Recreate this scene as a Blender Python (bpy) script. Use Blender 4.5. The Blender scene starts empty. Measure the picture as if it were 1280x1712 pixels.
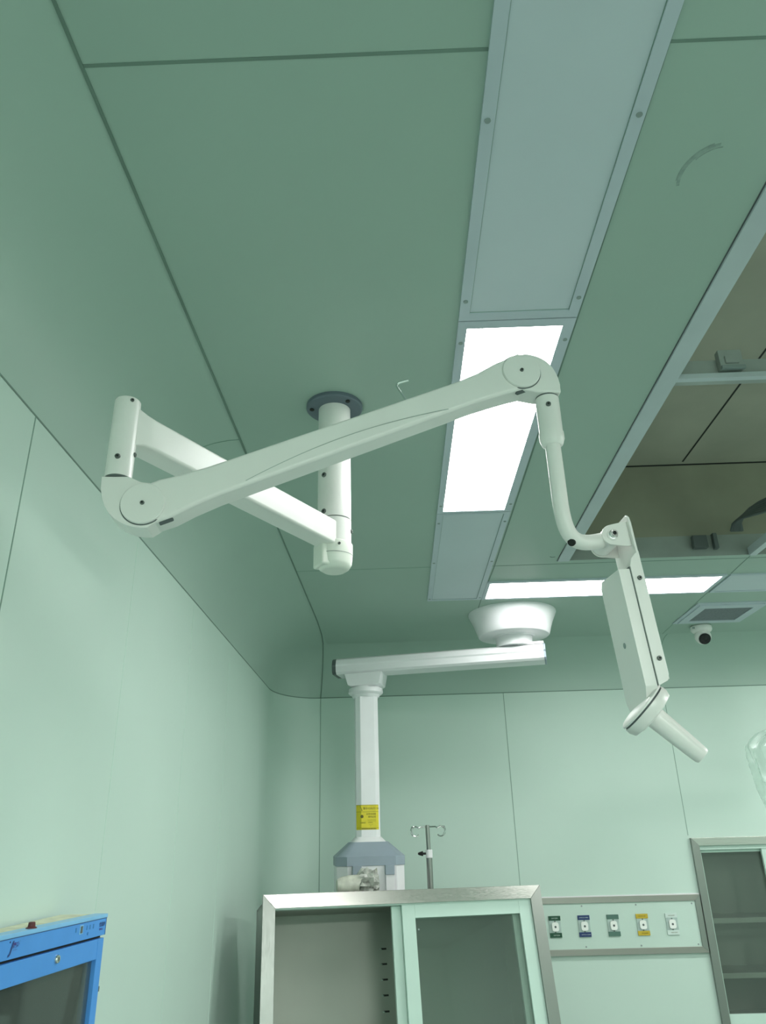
import bpy, bmesh, math, random
from mathutils import Vector, Matrix

random.seed(7)
PI = math.pi
COL = bpy.context.scene.collection
V = Vector

# ----------------------------------------------------------------------------- materials
def nodes_of(m):
    m.use_nodes = True
    return m.node_tree.nodes, m.node_tree.links

def paint(name, col, rough=0.45, var=0.06, bump=0.0, scale=6.0, metallic=0.0, spec=0.5, coat=0.0):
    m = bpy.data.materials.new(name)
    n, l = nodes_of(m)
    b = n['Principled BSDF']
    tc = n.new('ShaderNodeTexCoord')
    nz = n.new('ShaderNodeTexNoise'); nz.inputs['Scale'].default_value = scale
    nz.inputs['Detail'].default_value = 4
    l.new(tc.outputs['Object'], nz.inputs['Vector'])
    r = n.new('ShaderNodeValToRGB')
    r.color_ramp.elements[0].position = 0.3; r.color_ramp.elements[1].position = 0.7
    r.color_ramp.elements[0].color = (*[c * (1 - var) for c in col], 1)
    r.color_ramp.elements[1].color = (*[min(1, c * (1 + var)) for c in col], 1)
    l.new(nz.outputs['Fac'], r.inputs['Fac'])
    l.new(r.outputs['Color'], b.inputs['Base Color'])
    b.inputs['Roughness'].default_value = rough
    b.inputs['Metallic'].default_value = metallic
    b.inputs['Specular IOR Level'].default_value = spec
    if coat:
        b.inputs['Coat Weight'].default_value = coat
        b.inputs['Coat Roughness'].default_value = 0.25
    if bump:
        n2 = n.new('ShaderNodeTexNoise'); n2.inputs['Scale'].default_value = 220
        l.new(tc.outputs['Object'], n2.inputs['Vector'])
        bp = n.new('ShaderNodeBump'); bp.inputs['Strength'].default_value = bump
        bp.inputs['Distance'].default_value = 0.001
        l.new(n2.outputs['Fac'], bp.inputs['Height'])
        l.new(bp.outputs['Normal'], b.inputs['Normal'])
    return m

def brushed(name, col, rough=0.32, axis_scale=(4, 160, 160)):
    m = bpy.data.materials.new(name)
    n, l = nodes_of(m)
    b = n['Principled BSDF']
    tc = n.new('ShaderNodeTexCoord'); mp = n.new('ShaderNodeMapping')
    mp.inputs['Scale'].default_value = axis_scale
    nz = n.new('ShaderNodeTexNoise'); nz.inputs['Scale'].default_value = 1.5; nz.inputs['Detail'].default_value = 3
    l.new(tc.outputs['Object'], mp.inputs['Vector']); l.new(mp.outputs['Vector'], nz.inputs['Vector'])
    r = n.new('ShaderNodeMapRange'); r.inputs['To Min'].default_value = rough - .08; r.inputs['To Max'].default_value = rough + .1
    l.new(nz.outputs['Fac'], r.inputs['Value']); l.new(r.outputs['Result'], b.inputs['Roughness'])
    bp = n.new('ShaderNodeBump'); bp.inputs['Strength'].default_value = .15; bp.inputs['Distance'].default_value = .0006
    l.new(nz.outputs['Fac'], bp.inputs['Height']); l.new(bp.outputs['Normal'], b.inputs['Normal'])
    b.inputs['Base Color'].default_value = (*col, 1)
    b.inputs['Metallic'].default_value = 1.0
    return m

def glass(name, tint, refl_veil=0.0, rough=0.03):
    m = bpy.data.materials.new(name)
    n, l = nodes_of(m)
    n.remove(n['Principled BSDF'])
    out = n['Material Output']
    t = n.new('ShaderNodeBsdfTransparent'); t.inputs['Color'].default_value = (*tint, 1)
    g = n.new('ShaderNodeBsdfGlossy'); g.inputs['Roughness'].default_value = rough
    fr = n.new('ShaderNodeFresnel'); fr.inputs['IOR'].default_value = 1.5
    mx = n.new('ShaderNodeMixShader')
    l.new(fr.outputs['Fac'], mx.inputs['Fac']); l.new(t.outputs['BSDF'], mx.inputs[1]); l.new(g.outputs['BSDF'], mx.inputs[2])
    df = n.new('ShaderNodeBsdfDiffuse'); df.inputs['Color'].default_value = (.42, .5, .46, 1)  # flat grey diffuse stands in for room reflections on the panes
    m2 = n.new('ShaderNodeMixShader'); m2.inputs['Fac'].default_value = refl_veil
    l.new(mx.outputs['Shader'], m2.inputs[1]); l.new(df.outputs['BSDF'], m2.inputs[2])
    l.new(m2.outputs['Shader'], out.inputs['Surface'])
    return m

def emit(name, col, s):
    m = bpy.data.materials.new(name)
    n, l = nodes_of(m)
    b = n['Principled BSDF']
    b.inputs['Base Color'].default_value = (.9, .9, .9, 1)
    b.inputs['Emission Color'].default_value = (*col, 1)
    b.inputs['Emission Strength'].default_value = s
    return m

M = {}
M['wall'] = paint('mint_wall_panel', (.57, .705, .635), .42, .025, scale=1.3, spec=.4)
M['ceil'] = paint('mint_ceiling_panel', (.37, .485, .425), .45, .03, scale=1.1, spec=.35)  # darker copy of the wall mint; ceiling shade put into the colour
M['cove'] = paint('mint_coving', (.41, .53, .468), .45, .03, scale=1.1, spec=.35)  # tone between wall and ceiling, painting in the shade across the curve
M['seam'] = paint('panel_joint', (.17, .25, .21), .7, .1)
M['seam_wall'] = paint('wall_panel_joint', (.22, .34, .28), .7, .1)
M['seam_pale'] = paint('pale_panel_joint', (.60, .76, .67), .5, .05)
M['floor'] = paint('green_vinyl_floor', (.21, .265, .24), .4, .15, scale=3)
M['alu'] = paint('pale_aluminium_trim', (.50, .56, .59), .42, .05, scale=5)
M['panelwhite'] = paint('white_ceiling_infill', (.58, .64, .69), .5, .03, scale=2)
M['panelframe'] = paint('white_panel_frame', (.52, .58, .64), .45, .04, scale=4)
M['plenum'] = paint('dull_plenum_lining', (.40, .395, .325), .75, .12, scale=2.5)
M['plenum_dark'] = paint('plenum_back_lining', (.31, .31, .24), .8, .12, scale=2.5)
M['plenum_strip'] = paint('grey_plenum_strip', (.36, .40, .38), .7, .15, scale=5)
M['black'] = paint('black_gap', (.012, .014, .013), .7, .1)
M['white'] = paint('white_enamel', (.84, .825, .80), .34, .02, scale=8, coat=.15)
M['cover_line'] = paint('arm_joint_line', (.42, .47, .44), .5, .03)
M['cream'] = paint('cream_plastic', (.80, .82, .75), .4, .02, scale=8)
M['coolwhite'] = paint('cool_white_enamel', (.82, .81, .83), .33, .02, scale=8)
M['greyblue'] = paint('grey_blue_plastic', (.30, .36, .42), .45, .04, scale=8)
M['flange'] = paint('slate_flange', (.12, .155, .19), .45, .06, scale=12)
M['darkgrey'] = paint('dark_grey_plastic', (.10, .12, .12), .5, .08)
M['screw'] = paint('screw_steel', (.13, .15, .14), .4, .1, metallic=.4)
M['screwgrey'] = paint('grey_screw_cap', (.27, .33, .32), .5, .1)
M['chrome'] = brushed('polished_chrome', (.75, .78, .77), .18, (30, 30, 30))
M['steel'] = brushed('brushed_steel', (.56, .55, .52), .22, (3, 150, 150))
M['steelv'] = brushed('brushed_steel_upright', (.30, .315, .295), .33, (150, 150, 3))  # darker copy of the rail steel; dark reflections put into the colour
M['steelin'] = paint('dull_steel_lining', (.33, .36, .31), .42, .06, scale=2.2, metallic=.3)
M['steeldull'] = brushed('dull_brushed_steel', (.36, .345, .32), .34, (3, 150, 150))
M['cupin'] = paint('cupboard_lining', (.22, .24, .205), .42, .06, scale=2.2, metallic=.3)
M['mint'] = paint('mint_door_enamel', (.56, .72, .645), .38, .02, scale=6)
M['glass'] = glass('cabinet_glass', (.62, .70, .66))
M['glassd'] = glass('veiled_cabinet_glass', (.90, .93, .91), .08)  # nearly clear; grey room reflection mixed into its colour
M['blue'] = paint('blue_enamel', (.075, .295, .74), .36, .04, scale=10)
M['bluelip'] = paint('pale_blue_edge', (.22, .50, .80), .36, .05, scale=14)
M['bluedark'] = paint('navy_print', (.02, .05, .20), .5, .1)
M['bluepurple'] = paint('purple_print', (.06, .04, .24), .5, .1)
M['bluemid'] = paint('soft_blue_print', (.05, .22, .52), .5, .1)
M['top_cream'] = paint('dusty_cream_top', (.62, .64, .48), .7, .14, scale=40)
M['cabdark'] = paint('warming_cabinet_inside', (.42, .45, .40), .6, .2, scale=9)
M['yellow'] = paint('caution_yellow', (.72, .60, .02), .45, .05, scale=30)
M['ink'] = paint('sticker_ink', (.10, .09, .01), .6, .1)
M['red'] = paint('dark_red_plastic', (.10, .015, .02), .45, .15, scale=60)
M['lens'] = paint('black_lens', (.008, .009, .01), .12, .1)
M['grille'] = paint('grey_vent_mesh', (.26, .29, .31), .6, .12, scale=90)
M['gas_green'] = paint('dark_green_tag', (.008, .07, .035), .45, .05)
M['gas_blue'] = paint('navy_tag', (.012, .035, .14), .45, .05)
M['gas_grey'] = paint('grey_green_tag', (.08, .17, .135), .45, .05)
M['gas_yellow'] = paint('mustard_tag', (.55, .40, .03), .45, .05)
M['gas_white'] = paint('white_tag', (.62, .72, .68), .45, .05)
M['gas_plate'] = paint('brushed_grey_plate', (.42, .52, .49), .4, .06, scale=50)
M['gas_socket'] = paint('white_socket', (.88, .90, .86), .35, .03)
M['scuff'] = paint('grey_scuff', (.27, .355, .32), .7, .2, scale=60)
M['scuffdark'] = paint('dark_scratch', (.10, .15, .13), .7, .2, scale=60)
M['lamp'] = emit('lit_diffuser', (1.0, 1.0, .985), 15.0)
def film_mat():
    m = bpy.data.materials.new('clear_film')
    n, l = nodes_of(m)
    n.remove(n['Principled BSDF']); out = n['Material Output']
    t = n.new('ShaderNodeBsdfTransparent'); t.inputs['Color'].default_value = (.97, .99, .98, 1)
    g = n.new('ShaderNodeBsdfGlossy'); g.inputs['Roughness'].default_value = .30; g.inputs['Color'].default_value = (.9, .97, .94, 1)
    d = n.new('ShaderNodeBsdfTranslucent'); d.inputs['Color'].default_value = (.75, .85, .8, 1)
    lw = n.new('ShaderNodeLayerWeight'); lw.inputs['Blend'].default_value = .35
    mr = n.new('ShaderNodeMapRange'); mr.inputs['To Min'].default_value = .03; mr.inputs['To Max'].default_value = .24
    m1 = n.new('ShaderNodeMixShader'); m1.inputs['Fac'].default_value = .12
    m2 = n.new('ShaderNodeMixShader')
    l.new(t.outputs[0], m1.inputs[1]); l.new(d.outputs[0], m1.inputs[2])
    l.new(lw.outputs['Facing'], mr.inputs['Value']); l.new(mr.outputs['Result'], m2.inputs['Fac'])
    l.new(m1.outputs[0], m2.inputs[1]); l.new(g.outputs[0], m2.inputs[2])
    l.new(m2.outputs[0], out.inputs['Surface'])
    return m
M['film'] = film_mat()
M['bag'] = paint('pale_plastic_wrap', (.58, .58, .50), .35, .25, scale=25)
M['bagdark'] = paint('grey_crumpled_wrap', (.42, .43, .39), .3, .45, scale=45)

# ----------------------------------------------------------------------------- mesh builder
class MB:
    def __init__(s, T=None):
        s.bm = bmesh.new(); s.mats = []; s.T = T or Matrix(); s.cur = 0
    def mat(s, m):
        if m not in s.mats: s.mats.append(m)
        s.cur = s.mats.index(m); return s
    def _fin(s, verts, faces):
        for f in faces: f.material_index = s.cur
        return verts
    def mesh(s, vs, fs, bevel=0, seg=2):
        bv = [s.bm.verts.new(s.T @ V(v)) for v in vs]
        bf = []
        for f in fs:
            try: bf.append(s.bm.faces.new([bv[i] for i in f]))
            except ValueError: pass
        for f in bf: f.material_index = s.cur
        if bevel:
            es = list({e for f in bf for e in f.edges})
            r = bmesh.ops.bevel(s.bm, geom=es, offset=bevel, segments=seg, affect='EDGES', profile=.5, clamp_overlap=True)
            for f in r['faces']: f.material_index = s.cur
        return s
    def box(s, a, b, bevel=0, seg=2):
        x0, y0, z0 = [min(p, q) for p, q in zip(a, b)]; x1, y1, z1 = [max(p, q) for p, q in zip(a, b)]
        vs = [(x0,y0,z0),(x1,y0,z0),(x1,y1,z0),(x0,y1,z0),(x0,y0,z1),(x1,y0,z1),(x1,y1,z1),(x0,y1,z1)]
        fs = [(0,3,2,1),(4,5,6,7),(0,1,5,4),(1,2,6,5),(2,3,7,6),(3,0,4,7)]
        return s.mesh(vs, fs, bevel, seg)
    def prism(s, pts, o, ux, uy, uz, d0, d1, bevel=0, seg=2):
        """2-D outline pts in (ux,uy) at o, extruded along uz from d0 to d1"""
        o, ux, uy, uz = V(o), V(ux), V(uy), V(uz)
        n = len(pts)
        vs = [o + ux*p[0] + uy*p[1] + uz*d0 for p in pts] + [o + ux*p[0] + uy*p[1] + uz*d1 for p in pts]
        fs = [tuple(range(n))[::-1], tuple(range(n, 2*n))] + [(i, (i+1) % n, n+(i+1) % n, n+i) for i in range(n)]
        return s.mesh(vs, fs, bevel, seg)
    def lathe(s, o, axis, prof, seg=40, cap=True, up=None):
        """prof: list of (radius, distance along axis)"""
        o, a = V(o), V(axis).normalized()
        t = V(up) if up else (V((0,0,1)) if abs(a.z) < .9 else V((1,0,0)))
        u = (t - a*t.dot(a)).normalized(); w = a.cross(u)
        vs, fs = [], []
        for r, h in prof:
            for k in range(seg):
                an = 2*PI*k/seg
                vs.append(o + a*h + (u*math.cos(an) + w*math.sin(an))*r)
        for i in range(len(prof)-1):
            for k in range(seg):
                k2 = (k+1) % seg
                fs.append((i*seg+k, i*seg+k2, (i+1)*seg+k2, (i+1)*seg+k))
        if cap:
            fs.append(tuple(range(seg))[::-1]); b = (len(prof)-1)*seg
            fs.append(tuple(range(b, b+seg)))
        return s.mesh(vs, fs)
    def cyl(s, p0, p1, r0, r1=None, seg=32, ch=0):
        p0, p1 = V(p0), V(p1); L = (p1-p0).length; r1 = r0 if r1 is None else r1
        pr = [(r0,0),(r1,L)] if not ch else [(r0-ch,0),(r0,ch),(r1,L-ch),(r1-ch,L)]
        return s.lathe(p0, p1-p0, pr, seg)
    def tube(s, path, rad, seg=20, cap=True, flat=1.0, up=None):
        P = [V(p) for p in path]; n = len(P)
        R = rad if isinstance(rad, (list, tuple)) else [rad]*n
        T = [(P[min(i+1,n-1)]-P[max(i-1,0)]).normalized() for i in range(n)]
        u = V(up) if up else (V((0,0,1)) if abs(T[0].z) < .9 else V((1,0,0)))
        vs, fs = [], []
        for i in range(n):
            u = (u - T[i]*u.dot(T[i])).normalized(); w = T[i].cross(u)
            for k in range(seg):
                an = 2*PI*k/seg
                vs.append(P[i] + (u*math.cos(an)*flat + w*math.sin(an))*R[i])
        for i in range(n-1):
            for k in range(seg):
                k2 = (k+1) % seg
                fs.append((i*seg+k, i*seg+k2, (i+1)*seg+k2, (i+1)*seg+k))
        if cap:
            fs.append(tuple(range(seg))[::-1]); b = (n-1)*seg
            fs.append(tuple(range(b, b+seg)))
        return s.mesh(vs, fs)
    def strip(s, pts, nrm, w, t=.0008):
        """thin raised joint along a polyline, lying on a surface of normal nrm (one or one per point)"""
        P = [V(p) for p in pts]; n = len(P)
        N = [V(nrm)]*n if not isinstance(nrm[0], (tuple, list, Vector)) else [V(q) for q in nrm]
        vs, fs = [], []
        for i in range(n):
            d = (P[min(i+1,n-1)]-P[max(i-1,0)]).normalized(); q = d.cross(N[i]).normalized()*(w/2)
            vs += [P[i]-q, P[i]-q+N[i]*t, P[i]+q+N[i]*t, P[i]+q]
        for i in range(n-1):
            a, b = 4*i, 4*i+4
            for k in range(3): fs.append((a+k, a+k+1, b+k+1, b+k))
        return s.mesh(vs, fs)
    def text(s, body, size, o, ux, uy, shear=0, bold=0, align='CENTER', off=.0006):
        cu = bpy.data.curves.new('t', 'FONT'); cu.body = body; cu.size = size; cu.align_x = align; cu.align_y = 'CENTER'; cu.shear = shear; cu.offset = bold
        cu.resolution_u = 3
        ob = bpy.data.objects.new('t', cu); COL.objects.link(ob)
        dg = bpy.context.evaluated_depsgraph_get(); dg.update()
        ev = ob.evaluated_get(dg); me = ev.to_mesh()
        o, ux, uy = V(o), V(ux), V(uy); nz = ux.cross(uy)
        s.mesh([o + ux*v.co.x + uy*v.co.y + nz*off for v in me.vertices], [tuple(p.vertices) for p in me.polygons])
        ev.to_mesh_clear(); bpy.data.objects.remove(ob); bpy.data.curves.remove(cu)
        return s
    def build(s, name, parent=None, root=None, ang=35, flat=False):
        bm = s.bm
        bmesh.ops.recalc_face_normals(bm, faces=bm.faces[:])
        off = root.location if root else V((0,0,0))
        for v in bm.verts: v.co -= off
        for f in bm.faces: f.smooth = not flat
        for e in bm.edges:
            if len(e.link_faces) == 2:
                e.smooth = e.calc_face_angle(0) < math.radians(ang)
        me = bpy.data.meshes.new(name); bm.to_mesh(me); bm.free()
        for m in s.mats: me.materials.append(m)
        o = bpy.data.objects.new(name, me); COL.objects.link(o)
        if not flat:
            w = o.modifiers.new('normals', 'WEIGHTED_NORMAL'); w.keep_sharp = True; w.weight = 80
        if parent: o.parent = parent
        return o

def mb(m, T=None): return MB(T).mat(M[m])

def thing(name, loc, label, cat, group=None):
    o = bpy.data.objects.new(name, None); COL.objects.link(o); o.location = loc
    o.empty_display_size = .05
    o['label'] = label; o['category'] = cat
    if group: o['group'] = group
    return o
def tag(o, label, cat, group=None):
    o['label'] = label; o['category'] = cat
    if group: o['group'] = group
    return o
def recentre(o, loc):
    """move a single-mesh thing's origin to loc"""
    d = V(loc)
    for v in o.data.vertices: v.co -= d
    o.location = d
    return o
def structure(o):
    o['kind'] = 'structure'; return o
def bez(p0, p1, p2, p3, n=10):
    p0, p1, p2, p3 = V(p0), V(p1), V(p2), V(p3)
    return [p0*(1-t)**3 + p1*3*t*(1-t)**2 + p2*3*t*t*(1-t) + p3*t**3 for t in [i/n for i in range(n+1)]]

# ----------------------------------------------------------------------------- room shell
ZC, ZW = 3.05, 2.74            # ceiling, bottom of the coving
YB = 5.34                      # back wall
YF = -3.0                      # wall behind the camera
XR = 4.6
def xl(y): return -.803 - .0108*max(y, 1.0)                 # left wall runs very slightly outwards
def xi(y): return -.512 + .0050*y                 # ceiling side of the coving
YI = 5.03
CW = .40; XC = -.56; YC = YB - .42                # rounded room corner
corner = []
for i in range(0, 13):
    a = PI/2*i/12
    corner.append((XC - (XC - xl(YC))*math.cos(a), YC + (YB-YC)*math.sin(a)))

o = mb('floor').box((xl(YF)-.1, YF-.1, -.1), (XR+.1, YB+.5, 0)).build('floor'); structure(o)

# left wall
b = mb('wall'); n = 30
pl = [(xl(YF + (YC-YF)*i/n), YF + (YC-YF)*i/n) for i in range(n+1)]
vs = [(x, y, 0) for x, y in pl] + [(x, y, ZW) for x, y in pl]
b.mesh(vs, [(i, i+1, n+2+i, n+1+i) for i in range(n)])
vs = [(x-.1, y, 0) for x, y in pl] + [(x-.1, y, ZW) for x, y in pl]
b.mesh(vs, [(i, n+1+i, n+2+i, i+1) for i in range(n)])
b.mat(M['seam_wall'])
b.strip([(xl(1.466), 1.466, 0), (xl(1.466), 1.466, ZW)], (1,0,0), .004)
b.mat(M['seam_pale'])
for y in (2.215, 2.942, 3.67): b.strip([(xl(y), y, 0), (xl(y), y, ZW-.02)], (1,0,0), .0035)
b.mat(M['seam'])
b.strip([(xl(y)+.0003, y, ZW) for y in (YF, .9, 1.0, 1.1, 2, YC)], (1,0,0), .005)
structure(b.build('wall_left'))

# rounded vertical corner + back wall (with the opening of the built-in cupboard)
b = mb('wall')
m_ = len(corner)
vs = [(x, y, 0) for x, y in corner] + [(x, y, ZW) for x, y in corner]
b.mesh(vs, [(i, i+1, m_+i+1, m_+i) for i in range(m_-1)])
CX0, CX1, CZ0, CZ1 = 1.875, 3.06, .18, 1.75
def wquad(x0, x1, z0, z1): b.mesh([(x0,YB,z0),(x1,YB,z0),(x1,YB,z1),(x0,YB,z1)], [(0,1,2,3)])
wquad(XC, CX0, 0, ZW); wquad(CX0, CX1, 0, CZ0); wquad(CX0, CX1, CZ1, ZW); wquad(CX1, XR, 0, ZW)
b.mat(M['seam_wall'])
for x in (XC, .728): b.strip([(x, YB, 0), (x, YB, ZW)], (0,-1,0), .0045)
b.strip([(1.846, YB, 1.79), (1.846, YB, ZW)], (0,-1,0), .004)
b.mat(M['seam'])
nrm = []
for i, (x, y) in enumerate(corner):
    a = PI/2*i/12; nrm.append((math.cos(a), -math.sin(a), 0))
b.strip([(x, y, ZW) for x, y in corner] + [(.5, YB, ZW), (XR, YB, ZW)], nrm + [(0,-1,0), (0,-1,0)], .006)
structure(b.build('wall_back', ang=60))
b = mb('wall').box((XR, YF, 0), (XR+.1, YB+.4, ZC)); structure(b.build('wall_right'))
b = mb('wall').box((xl(YF), YF-.1, 0), (XR, YF, ZC)); structure(b.build('wall_front'))

# coving: quarter-round between wall and ceiling
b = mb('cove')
outer = [(xl(YF+(YC-YF)*i/24), YF+(YC-YF)*i/24) for i in range(24)] + corner + [(XC + (XR-XC)*i/24, YB) for i in range(1, 25)]
inner = []
for x, y in outer:
    inner.append((max(x, xi(min(y, YI))) if x < XC+1e-6 and y < YC-1e-6 else (xi(YI) if x <= XC+1e-6 else x), min(y, YI)))
inner = [((xi(y) if ox < xi(YI) else ix), (iy if ox >= XC-1e-6 or oy < YI else YI)) for (ox, oy), (ix, iy), y in zip(outer, inner, [min(p[1], YI) for p in outer])]
K = 12; vs = []; fs = []; no = len(outer)
for j in range(K+1):
    t = PI/2*j/K
    for (ox, oy), (ix, iy) in zip(outer, inner):
        c = 1-math.cos(t)
        vs.append((ox+(ix-ox)*c, oy+(iy-oy)*c, ZW+(ZC-ZW)*math.sin(t)))
for j in range(K):
    for i in range(no-1): fs.append((j*no+i, j*no+i+1, (j+1)*no+i+1, (j+1)*no+i))
b.mesh(vs, fs)
bmesh.ops.remove_doubles(b.bm, verts=b.bm.verts[:], dist=1e-5)
# joints: along the ceiling edge, over the back cove, and across the side cove
b.mat(M['seam'])
pts = [(xi(y), y, ZC) for y in (YF, 0, 2, 4, YI-.6)] + [(-.497, YI-.25, ZC), (-.512, YI-.02, ZC)]
nn = [(0,0,-1)]*7
x0 = -.515
for j in range(K+1):
    t = PI/2*(1-j/K); c = 1-math.cos(t); x = x0 + (XC-x0)*(j/K)
    pts.append((x, YB+(YI-YB)*c, ZW+(ZC-ZW)*math.sin(t))); nn.append((0, -math.cos(t), -math.sin(t)))
b.strip(pts, nn, .006, .003)
def covejoint(y, w, m, j0=0, j1=K):
    b.mat(M[m]); p, q = [], []
    for j in range(j0, j1+1):
        t = PI/2*j/K; c = 1-math.cos(t)
        p.append((xl(y)+(xi(y)-xl(y))*c, y, ZW+(ZC-ZW)*math.sin(t))); q.append((math.cos(t), 0, -math.sin(t)))
    b.strip(p, q, w, .001)
covejoint(2.155, .0035, 'seam_wall', 6)
p, q = [], []
b.mat(M['seam_wall'])
for j in range(K+1):
    t = PI/2*j/K; c = 1-math.cos(t)
    p.append((1.835, YB+(YI-YB)*c, ZW+(ZC-ZW)*math.sin(t))); q.append((0, -math.cos(t), -math.sin(t)))
b.strip(p, q, .004, .001)
structure(b.build('trim_1', ang=60))

# flat ceiling around the laminar-flow opening
OX0, OX1, OX2, OX3, OY0, OY1 = .805, 1.725, 1.765, 2.68, -1.6, 3.465
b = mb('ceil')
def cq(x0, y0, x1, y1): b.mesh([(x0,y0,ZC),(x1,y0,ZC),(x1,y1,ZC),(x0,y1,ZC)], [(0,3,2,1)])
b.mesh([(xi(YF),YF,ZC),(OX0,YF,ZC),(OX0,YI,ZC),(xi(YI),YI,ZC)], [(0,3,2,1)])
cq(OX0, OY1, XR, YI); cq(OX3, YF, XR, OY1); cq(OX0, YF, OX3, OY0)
def sL(y): return .190 - .0045*y
def sR(y): return .494 - .0045*y
b.mat(M['seam'])
b.strip([(xi(.848), .848, ZC), (sL(.85), .848, ZC)], (0,0,-1), .0065)
b.strip([(sR(.85), .848, ZC), (OX0-.02, .848, ZC)], (0,0,-1), .006)
b.strip([(sR(1.5)+.004, y, ZC) if y < 4 else (sR(4)+.002, y, ZC) for y in (-1.6, 1.5, 3, 3.52, 4.1, 4.3)], (0,0,-1), .005)
b.strip([(sR(3.5), 3.512, ZC), (XR, 3.512, ZC)], (0,0,-1), .005)
b.strip([(1.74, 3.47, ZC), (1.745, 3.6, ZC), (1.755, 3.75, ZC)], (0,0,-1), .005)
b.mat(M['seam_wall'])
b.strip([(xi(3.5), 3.50, ZC), (sL(3.5), 3.498, ZC)], (0,0,-1), .004)
b.strip([(1.755, 4.08, ZC), (1.80, YI, ZC)], (0,0,-1), .004)
b.mat(M['scuff'])
for r, w, a0, a1 in ((.066, .006, 100, 205), (.071, .003, 110, 190), (.060, .003, 95, 150)):
    b.strip([(.672+r*math.cos(math.radians(a)), 1.135-r*math.sin(math.radians(a))*1.15, ZC) for a in range(a0, a1, 7)], (0,0,-1), w, .0004)
b.mat(M['scuffdark'])
for x, y in ((.725, 3.05), (.745, 3.40), (.73, 2.98)):
    b.strip([(x, y, ZC), (x+.012, y+.012, ZC), (x+.028, y+.006, ZC)], (0,0,-1), .005, .0006)
structure(b.build('ceiling'))

# raised plenum above the opening
ZP = 3.57
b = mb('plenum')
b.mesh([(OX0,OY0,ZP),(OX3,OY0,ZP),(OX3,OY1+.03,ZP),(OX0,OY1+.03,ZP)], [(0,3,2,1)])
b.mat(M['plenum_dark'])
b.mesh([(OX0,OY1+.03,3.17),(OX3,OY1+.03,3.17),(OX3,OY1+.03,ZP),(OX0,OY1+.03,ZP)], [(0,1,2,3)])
b.mat(M['plenum_strip'])
b.mesh([(OX0,OY1,ZC),(OX3,OY1,ZC),(OX3,OY1+.03,3.17),(OX0,OY1+.03,3.17)], [(0,1,2,3)])
b.mat(M['plenum'])
for x in (OX0, OX3): b.mesh([(x,OY0,ZC),(x,OY1+.03,ZC),(x,OY1+.03,ZP),(x,OY0,ZP)], [(0,1,2,3)])
b.mesh([(OX0,OY0,ZC),(OX3,OY0,ZC),(OX3,OY0,ZP),(OX0,OY0,ZP)], [(0,1,2,3)])
b.mat(M['black'])
b.strip([(OX0, OY1+.028, ZP-.004), (OX3, OY1+.028, ZP-.004)], (0,-1,0), .008)
b.strip([(1.50, OY0, ZP), (1.50, OY1, ZP)], (0,0,-1), .009)
for y in (1.0, -.3): b.strip([(OX0, y, ZP), (OX3, y, ZP)], (0,0,-1), .009)
structure(b.build('wall_recess'))

# pale aluminium frame round the opening, its divider and its cross rail
b = mb('alu')
def ring(bb, x0, y0, x1, y1, wl, wf, z0, z1):
    bb.box((x0, y0, z0), (x0+wl, y1, z1)); bb.box((x1-wl, y0, z0), (x1, y1, z1))
    bb.box((x0+wl, y0, z0), (x1-wl, y0+wf, z1)); bb.box((x0+wl, y1-wf, z0), (x1-wl, y1, z1))
b.box((OX0-.012, OY0, ZC-.006), (OX0+.045, OY1, ZC+.03), .002)
b.box((OX3-.045, OY0, ZC-.006), (OX3+.012, OY1, ZC+.03), .002)
b.mat(M['darkgrey']); b.strip([(OX0-.014, OY0, ZC), (OX0-.014, OY1, ZC)], (0,0,-1), .0035)
structure(b.build('trim_2'))
b = mb('alu').box((OX1, OY0, ZC-.006), (OX2-.005, OY1, ZC+.035), .002)
structure(b.build('trim_3'))
b = mb('alu').box((OX0+.045, 1.885, ZC), (OX1, 1.905, ZC+.018), .002)
b.mat(M['plenum_strip']).box((OX0+.045, 1.905, ZC+.002), (OX1, 1.925, ZC+.075))
tr = structure(b.build('trim_4'))
b = mb('plenum_strip'); b.box((.985, 1.880, ZC+.03), (1.055, 1.905, ZC+.095), .003); b.box((1.0, 1.874, ZC+.045), (1.04, 1.882, ZC+.07), .002)
b.mat(M['screwgrey']).box((.985, 1.872, ZC+.025), (1.055, 1.884, ZC+.036), .001)
b.build('clamp', tr)
b = mb('darkgrey')
b.box((1.46, OY1-.03, ZC+.035), (1.53, OY1, ZC+.10), .003); b.box((1.56, OY1-.03, ZC+.03), (1.58, OY1, ZC+.11), .003)
for i in range(6):
    y0 = OY1-.35-.02*i
    b.tube(bez((1.66+.01*i, OY1-.02, ZC+.12), (1.64, OY1-.1, ZC+.2), (1.72, y0, ZC+.04+.02*i), (1.68+.012*i, y0-.1, ZC+.1), 8), .008, 8)
b.build('bracket', tr)

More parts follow.
